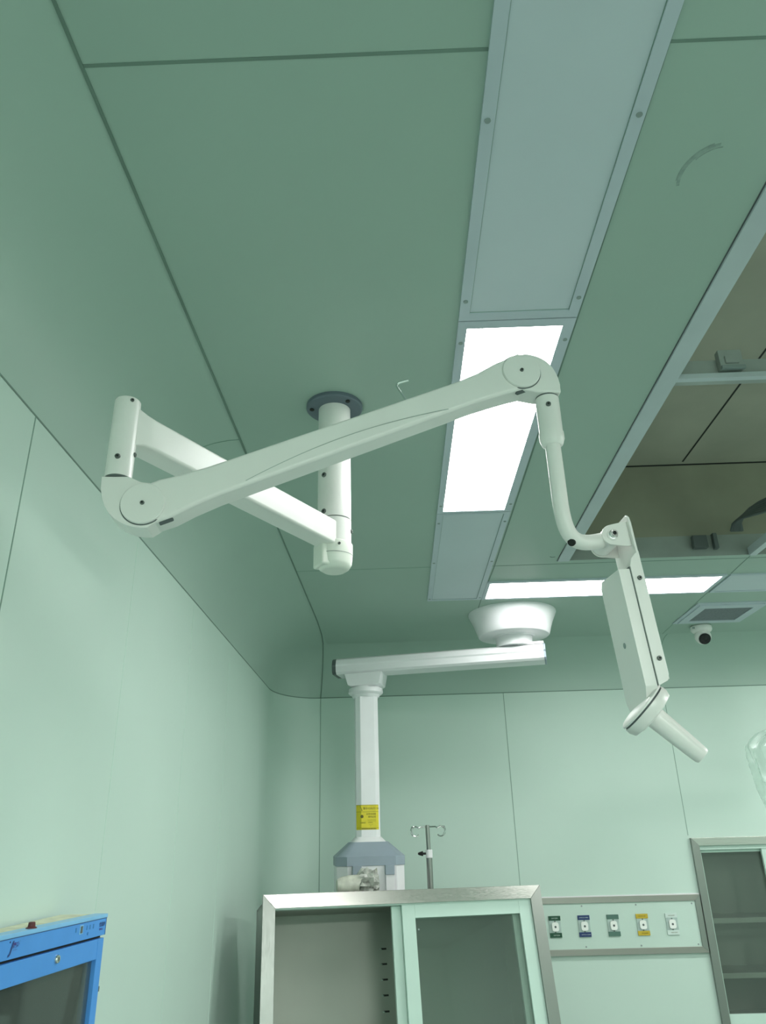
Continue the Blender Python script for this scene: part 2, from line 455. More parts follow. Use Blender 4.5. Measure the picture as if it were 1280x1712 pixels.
# ----------------------------------------------------------------------------- ceiling panels and lamps
def screws(bb, pts, r=.006, z=ZC-.008):
    for x, y in pts: bb.cyl((x, y, z+.003), (x, y, z-.0015), r, seg=12)
def frame_quad(bb, o4, i4, z0, z1):
    """flat frame between two quads (x,y lists), z0 underside"""
    for k in range(4):
        a, b_, c, d = o4[k], o4[(k+1) % 4], i4[(k+1) % 4], i4[k]
        vs = [(*p, z0) for p in (a, b_, c, d)] + [(*p, z1) for p in (a, b_, c, d)]
        bb.mesh(vs, [(0,3,2,1),(4,5,6,7),(0,1,5,4),(1,2,6,5),(2,3,7,6),(3,0,4,7)])
def strip_panel(y0, y1, label, lamp, sc, rim=(.028, .028), dz=.0):
    cat = 'light' if lamp else 'panel'
    t = thing('ceiling_light' if lamp else 'ceiling_panel', (sL((y0+y1)/2)+.15, (y0+y1)/2, ZC), label, cat, 'lit ceiling lamps' if lamp else 'white ceiling panels')
    o4 = [(sL(y0), y0), (sR(y0), y0), (sR(y1), y1), (sL(y1), y1)]
    wl, wr = (.024, .030) if lamp else (.026, .026)
    i4 = [(sL(y0)+wl, y0+rim[0]), (sR(y0)-wr, y0+rim[0]), (sR(y1)-wr, y1-rim[1]), (sL(y1)+wl, y1-rim[1])]
    f = mb('panelframe'); frame_quad(f, o4, i4, ZC-.008, ZC); f.build('frame', t, t)
    d = mb('lamp' if lamp else 'panelwhite')
    zz = ZC-.005 if lamp else ZC-.004
    d.mesh([(*p, zz) for p in i4] + [(*p, ZC) for p in i4], [(0,3,2,1),(4,5,6,7),(0,1,5,4),(1,2,6,5),(2,3,7,6),(3,0,4,7)])
    if not lamp:
        d.mat(M['seam_wall'])
        for k in range(4): d.strip([(*i4[k], zz), (*i4[(k+1) % 4], zz)], (0,0,-1), .003, .0006)
    d.build('diffuser' if lamp else 'infill', t, t)
    for y in sc:
        for x in (sL(y)+.012, sR(y)-.012):
            q = mb('screwgrey'); screws(q, [(x, y)]); q.build('screw', t, t)
    return t
strip_panel(-.60, 1.566, 'long white screw-fixed ceiling panel between the near edge and the lit lamp', False, (.35, .98, 1.49))
strip_panel(1.57, 2.815, 'lit rectangular ceiling lamp behind the raised elbow of the white arm', True, (1.66, 2.74), (.030, .018))
strip_panel(2.82, 4.06, 'white ceiling panel at the far end of the strip, beyond the lit lamp', False, (2.92, 3.42, 4.02), (.016, .018))

def lamp_x(x0, x1, y0, y1, label, lamp):
    t = thing('ceiling_light' if lamp else 'ceiling_panel', ((x0+x1)/2, (y0+y1)/2, ZC), label, 'light' if lamp else 'panel', 'lit ceiling lamps' if lamp else 'white ceiling panels')
    o4 = [(x0,y0),(x1,y0),(x1,y1),(x0,y1)]; i4 = [(x0+.02,y0+.02),(x1-.02,y0+.02),(x1-.02,y1-.02),(x0+.02,y1-.02)]
    f = mb('panelframe'); frame_quad(f, o4, i4, ZC-.008, ZC); f.build('frame', t, t)
    d = mb('lamp' if lamp else 'panelwhite')
    d.mesh([(*p, ZC-.005) for p in i4] + [(*p, ZC) for p in i4], [(0,3,2,1),(4,5,6,7),(0,1,5,4),(1,2,6,5),(2,3,7,6),(3,0,4,7)])
    d.build('diffuser' if lamp else 'infill', t, t)
lamp_x(.478, 1.738, 3.757, 4.067, 'lit ceiling lamp running crosswise in front of the coved back wall', True)
lamp_x(1.756, 2.90, 3.757, 4.067, 'white ceiling panel at the right edge beside the crosswise lamp', False)

# exhaust grille
t = thing('vent_grille', (1.99, 4.52, ZC), 'square grey ceiling vent with white frame above the dome camera', 'vent')
f = mb('panelframe'); o4 = [(1.775,4.29),(2.205,4.29),(2.205,4.75),(1.775,4.75)]; i4 = [(1.85,4.385),(2.14,4.385),(2.14,4.672),(1.85,4.672)]
m4 = [(1.80,4.32),(2.18,4.32),(2.18,4.725),(1.80,4.725)]
frame_quad(f, o4, m4, ZC-.006, ZC); frame_quad(f, m4, i4, ZC-.012, ZC); f.build('frame', t, t)
g = mb('grille').box((1.85,4.385,ZC-.004), (2.14,4.672,ZC-.001))
for i in range(24):
    y = 4.392+i*.0118; g.box((1.85, y, ZC-.009), (2.14, y+.004, ZC-.004))
g.build('grille', t, t)

# dome camera
c0 = V((1.99, 4.84, ZC))
t = thing('security_camera', c0, 'white turret security camera with black lens on ceiling below the vent', 'camera')
mb('white').lathe(c0, (0,0,-1), [(.058,0),(.066,.008),(.067,.028),(.060,.040),(.045,.048)], 36).build('base', t, t)
ld = V((-.08, -.80, -.60)).normalized(); bc = c0 + V((0,-.004,-.072))
pr = [(.052*math.sin(a), -.052*math.cos(a)) for a in [i*PI/18 for i in range(1, 14)]]
mb('white').lathe(bc, ld, pr, 36).build('ball', t, t)
L = mb('lens').lathe(bc, ld, [(.036,.030),(.038,.040),(.034,.045),(.012,.047)], 28); lo = L.build('lens', t, t)
mb('black').lathe(bc, ld, [(.010,.046),(.009,.049)], 16).build('lens_ring', lo, t)
mb('screwgrey').cyl(c0+V((-.055,-.03,-.02)), c0+V((-.065,-.038,-.022)), .006, seg=12).build('screw', t, t)

# ----------------------------------------------------------------------------- front jointed arm
AX, AY = -.172, 1.97
t = thing('jointed_support_arm', (AX, AY, ZC), 'large white jointed support arm hanging from a slate ceiling flange, handle at right', 'medical arm')
mb('flange').lathe((AX,AY,ZC), (0,0,-1), [(.086,0),(.086,.010),(.082,.014),(.058,.016)], 48).build('ceiling_flange', t, t)
for an in (70, 190, 310):
    x, y = AX+.069*math.cos(math.radians(an)), AY+.069*math.sin(math.radians(an))
    mb('black').cyl((x,y,ZC-.012), (x,y,ZC-.018), .007, seg=12).build('flange_bolt', t, t)
zs, zb = 2.665, 2.525
CR = .0485
col = mb('white').lathe((AX,AY,ZC), (0,0,-1), [(CR,.01),(CR,ZC-zs-.001),(CR-.002,ZC-zs)], 48).build('column', t, t)
def bolt(o, d, r, parent, m='screw', h=.004):
    q = mb(m).lathe(o, d, [(r,-.003),(r,h*.6),(r*.8,h),(r*.45,h),(r*.4,h*.3)], 16)
    q.mat(M['black']).lathe(V(o)+V(d).normalized()*h*.32, d, [(r*.4,0),(r*.38,.0003)], 10)
    return q.build('bolt', parent, t)
cam_dir = lambda p: (V((0,0,1.83))-V(p))
for z in (2.795, 2.68):
    p = V((AX-.026, AY-.041, z)); bolt(p, V((-.026,-.041,0)), .0075, col)
p = V((AX+.0485, AY-.004, 2.63)); bolt(p, V((1,-.1,0)), .006, col)
# swivel hub under the column
mb('darkgrey').cyl((AX,AY,zs+.001), (AX,AY,zs-.003), CR-.002, seg=48).build('swivel_gap', t, t)
E0 = V((-.548, 1.322, 0)); D0 = V((AX,AY,0))
ad = (E0-D0).normalized(); an_ = V((-ad.y, ad.x, 0))
hub = mb('white').lathe((AX,AY,zs-.003), (0,0,-1), [(CR,0),(CR,.078)], 48).build('column_hub', t, t)
# end cup with angled collar
cup = mb('cream').lathe((AX,AY,2.592), (0,0,-1), [(CR+.002,0),(CR+.004,.003),(CR+.004,.030),(CR+.001,.060),(CR-.006,.072),(CR-.018,.080)], 48)
cup.build('end_cup', t, t)
cl = mb('cream')
fd = V((-.86,-.51,0)); sd = V((.51,-.86,0))
cl.prism([(-.030,-.050),(.034,-.050),(.034,.016),(.024,.026),(-.022,.026),(-.030,.016)], V((AX,AY,2.570))+fd*.010, sd, V((0,0,1)), fd, 0, .043, .009, 3)
cl.build('cup_latch', t, t)
bolt(V((AX+.018, AY-.050, 2.578)), V((.3,-.95,0)), .004, hub)
mb('darkgrey').lathe((AX,AY,2.556), (0,0,-1), [(CR+.0045,0),(CR+.0045,.0012)], 48, cap=False).build('cup_seam', t, t)

# lower (horizontal) arm: rounded box section
def section(w, h, r, n=5):
    pts = []
    for cx, cy, a0 in ((w/2-r, h/2-r, 0), (-w/2+r, h/2-r, 90), (-w/2+r, -h/2+r, 180), (w/2-r, -h/2+r, 270)):
        for i in range(n+1):
            a = math.radians(a0+90*i/n); pts.append((cx+r*math.cos(a), cy+r*math.sin(a)))
    return pts
def loft(bb, rings):
    n = len(rings[0]); vs = [p for r in rings for p in r]; fs = []
    for i in range(len(rings)-1):
        for k in range(n): fs.append((i*n+k, i*n+(k+1) % n, (i+1)*n+(k+1) % n, (i+1)*n+k))
    fs.append(tuple(range(n))[::-1]); b0 = (len(rings)-1)*n; fs.append(tuple(range(b0, b0+n)))
    return bb.mesh(vs, fs)
L1 = (E0-D0).length
rings = []
ztop, zbot = 2.650, 2.578
for s_, zt, zb_, w in ((.010,ztop,zbot,.064),(.06,ztop,zbot,.064),(L1*.5,ztop,zbot,.062),(L1-.055,ztop+.001,zbot+.002,.060),(L1-.035,ztop+.004,zbot+.002,.056),(L1-.012,ztop+.012,zbot-.006,.048)):
    rings.append([D0 + ad*s_ + an_*p[0] + V((0,0,(zt+zb_)/2 + p[1]*1.0)) for p in section(w, zt-zb_, .007)])
loft(mb('white'), rings).build('lower_arm', t, t)
# elbow tube at the outer end
ET, EB = 2.678, 2.497
mb('white').lathe((E0.x,E0.y,ET), (0,0,-1), [(.024,0),(.0262,.003),(.0265,.02),(.0265,ET-EB)], 40).build('elbow_tube', t, t)
el = mb('darkgrey').cyl((E0.x,E0.y,EB+.001), (E0.x,E0.y,EB-.003), .025, seg=40).build('elbow_gap', t, t)
bolt(V((E0.x+.004, E0.y-.0262, 2.535)), V((.12,-1,0)), .0055, el)
bolt(V((E0.x+.0255, E0.y+.002, 2.552)), V((1,.05,0)), .005, el)
bolt(V((E0.x+.016, E0.y-.020, ET-.010)), V((.6,-.8,0)), .004, el)

# spring arm
P1 = V((-.489, 1.335, 2.434)); P2 = V((.2855, 1.404, 2.754))
ha = V((P2.x-P1.x, P2.y-P1.y, 0)).normalized(); nv = V((-ha.y, ha.x, 0))   # nv points away from the viewer
up = V((0,0,1))
sa = (P2-P1).normalized(); sn = nv.cross(sa); 
if sn.z < 0: sn = -sn
LS = (P2-P1).length
rings = []
for s_, hu, hd, w in ((-.012,.034,-.040,.050),(.012,.040,-.046,.056),(.045,.0405,-.046,.060),(.085,.035,-.040,.060),(.14,.032,-.036,.060),(LS*.5,.031,-.034,.058),
                      (LS-.14,.0305,-.032,.056),(LS-.09,.034,-.034,.056),(LS-.045,.042,-.037,.056),(LS-.012,.044,-.041,.056),(LS+.010,.036,-.038,.050)):
    rings.append([P1 + sa*s_ + nv*p[0] + sn*((hu+hd)/2 + p[1]) for p in section(w, hu-hd, .0075)])
arm = loft(mb('white'), rings).build('spring_arm', t, t)
# curved cover joint line along the arm
pts = []
for i in range(25):
    f = i/24; s_ = .20 + .45*f
    pts.append(P1 + sa*s_ - nv*.0291 + sn*(-.0275 + .020*math.sin(PI*f)**.9))
q = mb('cover_line').strip(pts, -nv, .0013, .0010)
q.build('cover_joint', arm, t)
def cover_disc(P, r, nm, d=.034):
    o = mb('white').lathe(P - nv*(d-.012), -nv, [(r,0),(r,.010),(r-.0015,.012)], 56).build(nm, t, t)
    mb('darkgrey').lathe(P - nv*(.0266), -nv, [(r+.0019,0),(r+.0019,.0012)], 56).build('disc_gap', o, t)
    bolt(P - nv*d, -nv, .0042, o)
    return o
cover_disc(P1, .0425, 'pivot_cover')
cover_disc(P2, .0415, 'pivot_cover')
# cheek bodies joining the pivots to the vertical tubes
def cheek(P, axis_xy, ztube, rt, nm, w, flip):
    ax = (V((axis_xy[0], axis_xy[1], 0))-V((P.x, P.y, 0))).dot(ha)
    pts = []
    zt = ztube - P.z
    R = .047
    if flip > 0:    # tube above, pivot to the right: bend at lower left
        pts = [(ax+rt, zt), (ax-rt, zt)]
        c = bez((ax-rt, zt, 0), (ax-rt-.001, -.03, 0), (-.03, -R-.004, 0), (.012, -R-.002, 0), 10)
        pts += [(p.x, p.y) for p in c[1:]]
        pts += [(R*math.cos(a), R*math.sin(a)) for a in [math.radians(x) for x in range(-60, 100, 20)]]
        pts += [(-.01, R), (ax+rt, zt-.002)] if zt > R else [(ax+rt+.001, zt-.001)]
    else:           # tube below, pivot to the left: bend at upper right
        pts = [(ax-rt, zt)]
        pts += [(R*math.cos(a), R*math.sin(a)) for a in [math.radians(x) for x in range(235, 85, -20)]]
        c = bez((.004, R+.001, 0), (.040, R+.001, 0), (ax+rt+.001, .034, 0), (ax+rt, zt, 0), 12)
        pts += [(p.x, p.y) for p in c]
    b = mb('white').prism(pts, P, ha, up, nv, -w/2, w/2, .009, 4)
    return b.build(nm, t, t, ang=50)
cheek(P1, (E0.x, E0.y), EB-.003, .0265, 'elbow_knuckle', .053, 1)
DX = P2 + ha*.0585
cheek(P2, (DX.x, DX.y), 2.7035, .0255, 'wrist_knuckle', .053, -1)
# slots under the pivots
for P, s0, dn in ((P1, .030, -.046), (P2, -.018, -.040)):
    c = P + sa*s0 + sn*dn - nv*.018
    q = mb('darkgrey').prism(section(.028, .008, .002, 2), c, sa, (sn*.6-nv*.8), (-sn*.8-nv*.6), -.004, .0035); q.build('slot', arm, t)
# drop tube
dz0 = 2.700
mb('darkgrey').cyl((DX.x,DX.y,2.7035), (DX.x,DX.y,2.6990), .0248, seg=40).build('wrist_gap', t, t)
slv = mb('white').lathe((DX.x,DX.y,dz0), (0,0,-1), [(.0255,0),(.0255,.030),(.0250,.082),(.0265,.086),(.0265,.100),(.0225,.112),(.0175,.116)], 40).build('sleeve', t, t)
bolt(V((DX.x-.004, DX.y-.0255, 2.674)), V((-.15,-1,0)), .0055, slv)
# head frame of reference
HO = V((.448, 1.434, 2.313))
hw = V((-.070, 0, .9975)).normalized(); hv = V((-.10, .995, 0)).normalized(); hu = hv.cross(hw).normalized()
def H(u, v, w): return HO + hu*u + hv*v + hw*w
KN = H(.010, .042, .078)
tb = [(DX.x, DX.y, 2.60), (DX.x, DX.y, 2.50)]
b0 = V((DX.x+.001, DX.y+.004, KN.z+.056)); 
pth = [V(p) for p in tb] + bez(b0, b0-V((-.002,0,.080)), KN-V((.080,.050,.030)), KN-V((.012,.008,.002)), 16)
mb('white').tube(pth, .0162, 28).build('bent_tube', t, t)
hp = pth[2+8]; 
mb('black').lathe(hp+V((-.0080,-.0085,-.0105)), V((-.55,-.55,-.62)), [(.0085,-.004),(.0080,.0022),(.0072,.0025)], 20).build('tube_plug', t, t)
# knuckle barrel and bracket ears
mb('white').cyl(KN-hv*.026, KN+hv*.038, .0215, seg=36, ch=.002).build('tilt_barrel', t, t)
PU = .046                                           # plate face
def ear(v0, v1):
    r = .0225; e = (KN-HO).dot(hu); ew = (KN-HO).dot(hw)
    pts = [(PU, ew+.029), (PU-.010, ew+.027)] + [(e + r*math.cos(math.radians(a)), ew + r*math.sin(math.radians(a))) for a in range(95, 266, 15)] + [(PU-.010, ew-.026), (PU, ew-.027)]
    return mb('white').prism(pts, HO, hu, hw, hv, v0, v1, .0008, 1)
ear(.010, .014).build('bracket_ear', t, t); ear(.082, .086).build('bracket_ear', t, t)
w_ = mb('white').lathe(KN-hv*.032, -hv, [(.0125,0),(.0125,.0025),(.0118,.003),(.0118,.0031)], 36); wo = w_.build('washer', t, t)
w2 = mb('chrome').lathe(KN-hv*.035, -hv, [(.0098,0),(.0098,.001),(.0090,.0012)], 30); w2.build('washer', wo, t)
w3 = mb('chrome').lathe(KN-hv*.036, -hv, [(.0078,0),(.0078,.006),(.0068,.008),(.0042,.008),(.0040,.004)], 24); w3.mat(M['black']).lathe(KN-hv*.0405, -hv, [(.0043,0),(.004,.0003)], 6); w3.build('tilt_bolt', t, t)
# mounting plate (seen nearly edge-on)
pl_ = mb('white').prism([(0,-.225),(.098,-.225),(.104,-.20),(.104,.06),(.096,.112),(.070,.118),(.010,.120),(.002,.112),(0,.10)], HO, hv, hw, hu, PU, PU+.0045, .0006, 1)
plo = pl_.build('mounting_plate', t, t)
# folded side flange with two screws
fl = [(.026,-.236),(.046,-.228),(.0505,-.216),(.0505,.036),(.042,.031),(.031,.020),(.026,.005)]
mb('white').prism(fl, HO, hu, hw, hv, -.002, .003, .0006, 1).build('side_flange', t, t)
for w in (-.022, -.185):
    bolt(H(.039, -.002, w), -hv, .0048, plo)
mb('darkgrey').prism([(.0235,-.235),(.0262,-.235),(.0262,.004),(.0235,.004)], HO, hu, hw, hv, .001, .09).build('flange_gap', t, t)
# head housing: chamfered slab box
prof = [(0,0),(0,-.235),(.022,-.288),(.088,-.288),(.108,-.250),(.108,-.010),(.098,.004)]
bx = mb('white').prism(prof, HO, hv, hw, hu, 0, .024, .0016, 2)
hb = bx.build('head_housing', t, t)
mb('screwgrey').lathe(H(0,.052,-.145), -hu, [(.006,-.002),(.006,.0006),(.005,.0008)], 16).build('housing_plug', hb, t)
# handle collar and handle
hd_ = V((.66, -.02, -.64)).normalized()
hc = H(.006, .045, -.269)
colr = mb('white').lathe(hc, hd_, [(.030,-.010),(.050,-.009),(.0545,-.006),(.0545,-.003)], 48, up=hv); co = colr.build('handle_collar', t, t)
mb('darkgrey').lathe(hc, hd_, [(.0520,-.0032),(.0520,.0005)], 48, cap=False).build('collar_gap', co, t)
mb('white').lathe(hc, hd_, [(.0545,.0005),(.0550,.010),(.0510,.020),(.036,.024)], 48).build('collar_dish', co, t)
mb('white').lathe(hc, hd_, [(.0215,.020),(.0205,.035),(.0198,.06),(.0172,.120),(.0166,.128),(.0148,.132)], 40).build('handle', t, t)

# hex key stuck in the arm
s_ = LS*.70
kb = P1 + sa*s_ + sn*.029 + nv*.006
kt = kb + V((-.026, .010, .056))
t2 = thing('hex_key', kb, 'small bent steel hex key standing upright in the white spring arm', 'tool')
q = mb('chrome').tube([kb - (kt-kb).normalized()*.003, kt] + bez(kt, kt+V((-.002,0,.005)), kt+V((.002,0,.009)), kt+V((.006,.0,.0105)), 4)[1:] + [kt+V((.026,.0,.016))], .0027, 6)
q.build('shank', t2, t2, ang=20)

# ----------------------------------------------------------------------------- rear pendant
FX, FY = .693, 4.40
t = thing('ceiling_pendant', (FX, FY, ZC), 'white ceiling pendant with bell flange, boom and column carrying a yellow caution sticker', 'medical pendant')
mb('coolwhite').lathe((FX,FY,ZC), (0,0,-1), [(.262,0),(.262,.008),(.252,.030),(.236,.065),(.222,.105),(.213,.135),(.206,.142),(.125,.145),(.120,.15)], 64).build('ceiling_bell', t, t)
mb('coolwhite').lathe((FX,FY,ZC-.144), (0,0,-1), [(.108,0),(.108,.063)], 48).build('neck', t, t)
bd = V((-.98,.197,0)).normalized(); bn = V((bd.y,-bd.x,0)); bn = bn if bn.y < 0 else -bn      # bn faces the viewer
BO = V((FX, FY, 0))
sec = [(-.055,2.842),(.055,2.842),(.074,2.832),(.084,2.800),(.078,2.792),(.080,2.756),(.066,2.742),(-.066,2.742),(-.080,2.756),(-.078,2.792),(-.084,2.800),(-.074,2.832)]
def boom(s0, s1, m, nm, grow=0):
    b = mb(m).prism([(p[0]*(1+grow), 2.792+(p[1]-2.792)*(1+grow)) for p in sec], BO, bn, up, bd, s0, s1, .003, 2); return b.build(nm, t, t)
boom(-.165, 1.085, 'coolwhite', 'boom')
boom(1.085, 1.110, 'darkgrey', 'boom_end_cap', -.04)
boom(-.176, -.165, 'greyblue', 'boom_end_cap', .02)
ec = mb('coolwhite').prism([(-.06,2.858),(.06,2.858),(.07,2.84),(-.07,2.84)], BO, bn, up, bd, -.17, -.02, .003); ec.build('boom_top_cover', t, t)
CX, CY = (BO+bd*.918).x, (BO+bd*.918).y
CC = V((CX, CY, 0))
jb = mb('coolwhite').prism([(-.115,2.744),(.120,2.744),(.105,2.672),(.085,2.664),(-.075,2.664),(-.092,2.672)], CC, -bd, up, bn, -.082, .082, .006, 2); jb.build('joint_block', t, t)
mb('coolwhite').lathe((CX,CY,2.664), (0,0,-1), [(.086,0),(.086,.006),(.103,.010),(.105,.034),(.094,.044),(.088,.046),(.078,.062)], 40).build('collar', t, t)
# octagonal column
def octa(r, c=.414): 
    k = r*c
    return [(r,-k),(r,k),(k,r),(-k,r),(-r,k),(-r,-k),(-k,-r),(k,-r)]
yaw = math.radians(8); cu_, cv_ = V((math.cos(yaw), math.sin(yaw), 0)), V((-math.sin(yaw), math.cos(yaw), 0))
colm = mb('coolwhite').prism(octa(.0675, .62), (CX,CY,0), cu_, cv_, up, 1.83, 2.612, .004, 2).build('column', t, t)
# caution sticker wrapped over the front facet and the left corner facet
stz0, stz1 = 1.868, 1.998
R_ = .0675; kk = R_*.62
fr0 = CC + cu_*(-kk) - cv_*(R_+.0006); fr1 = CC + cu_*kk - cv_*(R_+.0006)
lf0 = CC + cu_*(-R_-.0004) - cv_*(kk+.0004)
st = mb('yellow'); 
rr1 = CC + cu_*(R_+.0004) - cv_*(kk+.0004)
def vq(bb, a, c, z0, z1, o=0):
    n_ = (c-a).normalized().cross(up); bb.mesh([a+up*z0+n_*o, c+up*z0+n_*o, c+up*z1+n_*o, a+up*z1+n_*o], [(0,1,2,3)])
vq(st, lf0, fr0, stz0, stz1); vq(st, fr0, fr1, stz0, stz1); vq(st, fr1, fr1+(rr1-fr1)*.6, stz0, stz1)
so = st.build('caution_sticker', colm, t)
pr_ = mb('ink')
for z, h in ((stz1-.0015, .0015), (stz1-.036, .0014), (stz0+.010, .001)):
    for a, c in ((lf0, fr0), (fr0, fr1), (fr1, fr1+(rr1-fr1)*.6)): vq(pr_, a, c, z-h, z, .0004)
def F(u, z): return fr0 + (fr1-fr0).normalized()*u + up*z - cv_*.0003
fw = (fr1-fr0).length
pr_.text('警示/CAUTI', .0135, F(.0105, stz1-.020), cu_, up, align='LEFT')
rd_ = (rr1-fr1).normalized(); pr_.text('ON', .0135, fr1 + rd_*.002 + up*(stz1-.020), rd_, up, align='LEFT')
pr_.text('注意本设备', .0112, F(fw*.66, stz1-.049), cu_, up)
pr_.text('请勿止动', .0112, F(fw*.72, stz1-.064), cu_, up)
pr_.text('Do not overload the arm', .0044, F(fw*.70, stz1-.078), cu_, up)
pr_.text('Keep hands clear of joint', .0044, F(fw*.70, stz1-.085), cu_, up)
pr_.text('注意安全', .0080, F(fw*.10, stz1-.094), cu_, up)
pr_.text('注意事项:', .0065, F(fw*.60, stz1-.094), cu_, up)
pr_.text('1 2 3 4 5 6', .0050, F(fw*.62, stz1-.104), cu_, up)
pr_.text('7 8 9', .0050, F(fw*.62, stz1-.111), cu_, up)
for i in range(16): vq(pr_, F(.002+i*.0052, 0), F(.0052+i*.0052, 0), stz0+.002, stz0+.008, .0004)
tc = F(-.010, stz1-.020)
pr_.strip([tc+cu_*.004+up*.012, tc+cu_*.016-up*.010], -cv_, .0022, .0005); pr_.strip([tc+cu_*.016-up*.010, tc+cu_*.010-up*.010], -cv_, .0022, .0005)
pr_.text('!', .013, F(.0005, stz1-.021), cu_, up)
pr_.lathe(F(.004, stz1-.061)-up*0, -cv_, [(.0085,0),(.0085,.0006)], 20)
pr_.build('print', so, t)
# flared foot, grey hood and equipment box
def frust(m, r0, z0, r1, z1, c=.62, c1=None):
    b = mb(m); a = octa(r0, c); d = octa(r1, c1 or c)
    vs = [CC+cu_*p[0]+cv_*p[1]+up*z0 for p in a] + [CC+cu_*p[0]+cv_*p[1]+up*z1 for p in d]
    b.mesh(vs, [tuple(range(8))[::-1], tuple(range(8,16))] + [(i,(i+1)%8,8+(i+1)%8,8+i) for i in range(8)]); return b
frust('coolwhite', .098, 1.803, .070, 1.832).build('column_foot', t, t)
hb = frust('greyblue', .188, 1.735, .105, 1.806, .70, .70); 
a = octa(.188, .70); hb.prism(a, CC, cu_, cv_, up, 1.690, 1.735)
hb.build('hood', t, t)
boxo = mb('coolwhite').prism(octa(.184, .70), CC, cu_, cv_, up, .62, 1.690, .003).build('equipment_box', t, t)
for u in (-.080, .095):
    r = mb('coolwhite').prism([(u-.022,-.184),(u+.022,-.184),(u+.022,-.214),(u-.022,-.214)], CC, cu_, cv_, up, .66, 1.690, .002); ro = r.build('rail_channel', boxo, t)
    mb('greyblue').prism([(u-.024,-.184),(u+.024,-.184),(u+.024,-.220),(u-.024,-.220)], CC, cu_, cv_, up, 1.645, 1.692, .002).build('rail_cap', ro, t)
ch = (-cu_-cv_).normalized(); ct = V((-ch.y, ch.x, 0))
for z in (1.60, 1.48):
    mid = CC - cu_*.1565 - cv_*.1565
    mb('cream').prism(section(.040,.062,.004,2), mid+up*(z-.02), ct, up, ch, -.004, .006, .001).build('socket', boxo, t)
rb = mb('coolwhite')
for i in range(4): rb.prism([(.133-i*.004,-.184),(.135-i*.004,-.184),(.135-i*.004,-.187),(.133-i*.004,-.187)], CC, cu_, cv_, up, .7, 1.685)
rb.build('ribbed_strip', boxo, t)

# ----------------------------------------------------------------------------- infusion stand behind the steel cabinet
IX, IY = .134, 4.60
t = thing('infusion_stand', (IX, IY, 0), 'thin steel infusion stand with hooked crossbar rising behind the leaning steel cabinet', 'drip stand')
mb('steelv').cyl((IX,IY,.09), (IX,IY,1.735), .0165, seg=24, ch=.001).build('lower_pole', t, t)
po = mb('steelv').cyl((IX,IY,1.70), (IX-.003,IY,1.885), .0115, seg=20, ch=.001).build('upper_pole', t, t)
mb('coolwhite').cyl((IX,IY,1.715), (IX,IY,1.757), .0195, seg=24, ch=.002).build('height_collar', t, t)
k = mb('black').cyl((IX-.016,IY-.004,1.738), (IX-.034,IY-.006,1.738), .006, seg=12)
k.lathe((IX-.034,IY-.006,1.738), (-1,-.1,0), [(.012,0),(.013,.004),(.010,.010)], 14); k.cyl((IX-.045,IY-.006,1.738), (IX-.062,IY-.007,1.738), .011, .005, seg=14)
k.build('locking_knob', t, t)
def hook(sg):
    p = [V((IX-.003,IY,1.876)), V((IX+sg*.042,IY-.004,1.876))]
    c = V((IX+sg*.072, IY-.004, 1.852))
    for a in range(140, -150, -20):
        p.append(c + V((sg*.024*math.cos(math.radians(a)), -.010*math.sin(math.radians(a*.5)), .026*math.sin(math.radians(a)))))
    return mb('chrome').tube(p, .0042, 8)
for sg in (-1, 1): hook(sg).build('hook', t, t)
for sg in (-1, 1):
    c = V((IX+sg*.072, IY-.004, 1.852)); h2 = mb('chrome')
    h2.tube([c+V((0, -.002, .026)), c+V((sg*.02, -.012, .024)), c+V((sg*.026, -.03, .006)), c+V((sg*.012, -.034, -.02))], .0040, 8)
    h2.build('hook_tip', t, t)
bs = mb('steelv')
for i in range(5):
    a = 2*PI*i/5+.3; e = V((IX+.22*math.cos(a), IY+.22*math.sin(a), .055)); bs.tube([(IX,IY,.10), (IX+.1*math.cos(a), IY+.1*math.sin(a), .085), e], .014, 12)
bs.build('base', t, t)
for i in range(5):
    a = 2*PI*i/5+.3; e = V((IX+.22*math.cos(a), IY+.22*math.sin(a), .025))
    mb('darkgrey').cyl(e+V((-math.sin(a)*.01,math.cos(a)*.01,0)), e-V((-math.sin(a)*.01,math.cos(a)*.01,0)), .025, seg=20).build('caster', t, t)

# ----------------------------------------------------------------------------- leaning steel cabinet (uninstalled, tipped back)
RM = Matrix.Rotation(.260, 4, 'Z') @ Matrix.Rotation(-.169, 4, 'X') @ Matrix.Rotation(.006, 4, 'Y')
TM = Matrix.Translation((.004, 3.93, 1.599)) @ RM       # local: x right, y back, z up; origin = middle of the front top edge
W2, FWc, DEP, HH = .674, .057, .45, 1.540
t = thing('steel_cabinet', TM @ V((0, DEP, -HH)), 'steel-framed cabinet tipped backwards with left side open and mint sliding doors', 'cabinet')
def fr_mitre(x0, x1, z0, z1, w, T, y0, y1, rail='steel'):
    parts = []
    A = [(x0,z1),(x1,z1),(x1,z0),(x0,z0)]; I = [(x0+w,z1-w),(x1-w,z1-w),(x1-w,z0+w),(x0+w,z0+w)]
    for k in range(4):
        q = [A[k], A[(k+1)%4], I[(k+1)%4], I[k]]
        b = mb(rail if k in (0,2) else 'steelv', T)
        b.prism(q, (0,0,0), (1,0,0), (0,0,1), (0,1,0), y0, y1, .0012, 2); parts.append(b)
    return parts
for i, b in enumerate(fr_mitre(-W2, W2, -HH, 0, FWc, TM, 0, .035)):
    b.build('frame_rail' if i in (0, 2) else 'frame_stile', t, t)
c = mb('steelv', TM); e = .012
c.box((-W2+e, .035, -HH+.02), (-W2+e+.012, DEP, -.02)); c.box((W2-e-.012, .035, -HH+.02), (W2-e, DEP, -.02))
c.box((-W2+e, .035, -.032), (W2-e, DEP, -.02)); c.box((-W2+e, .035, -HH+.02), (W2-e, DEP, -HH+.032))
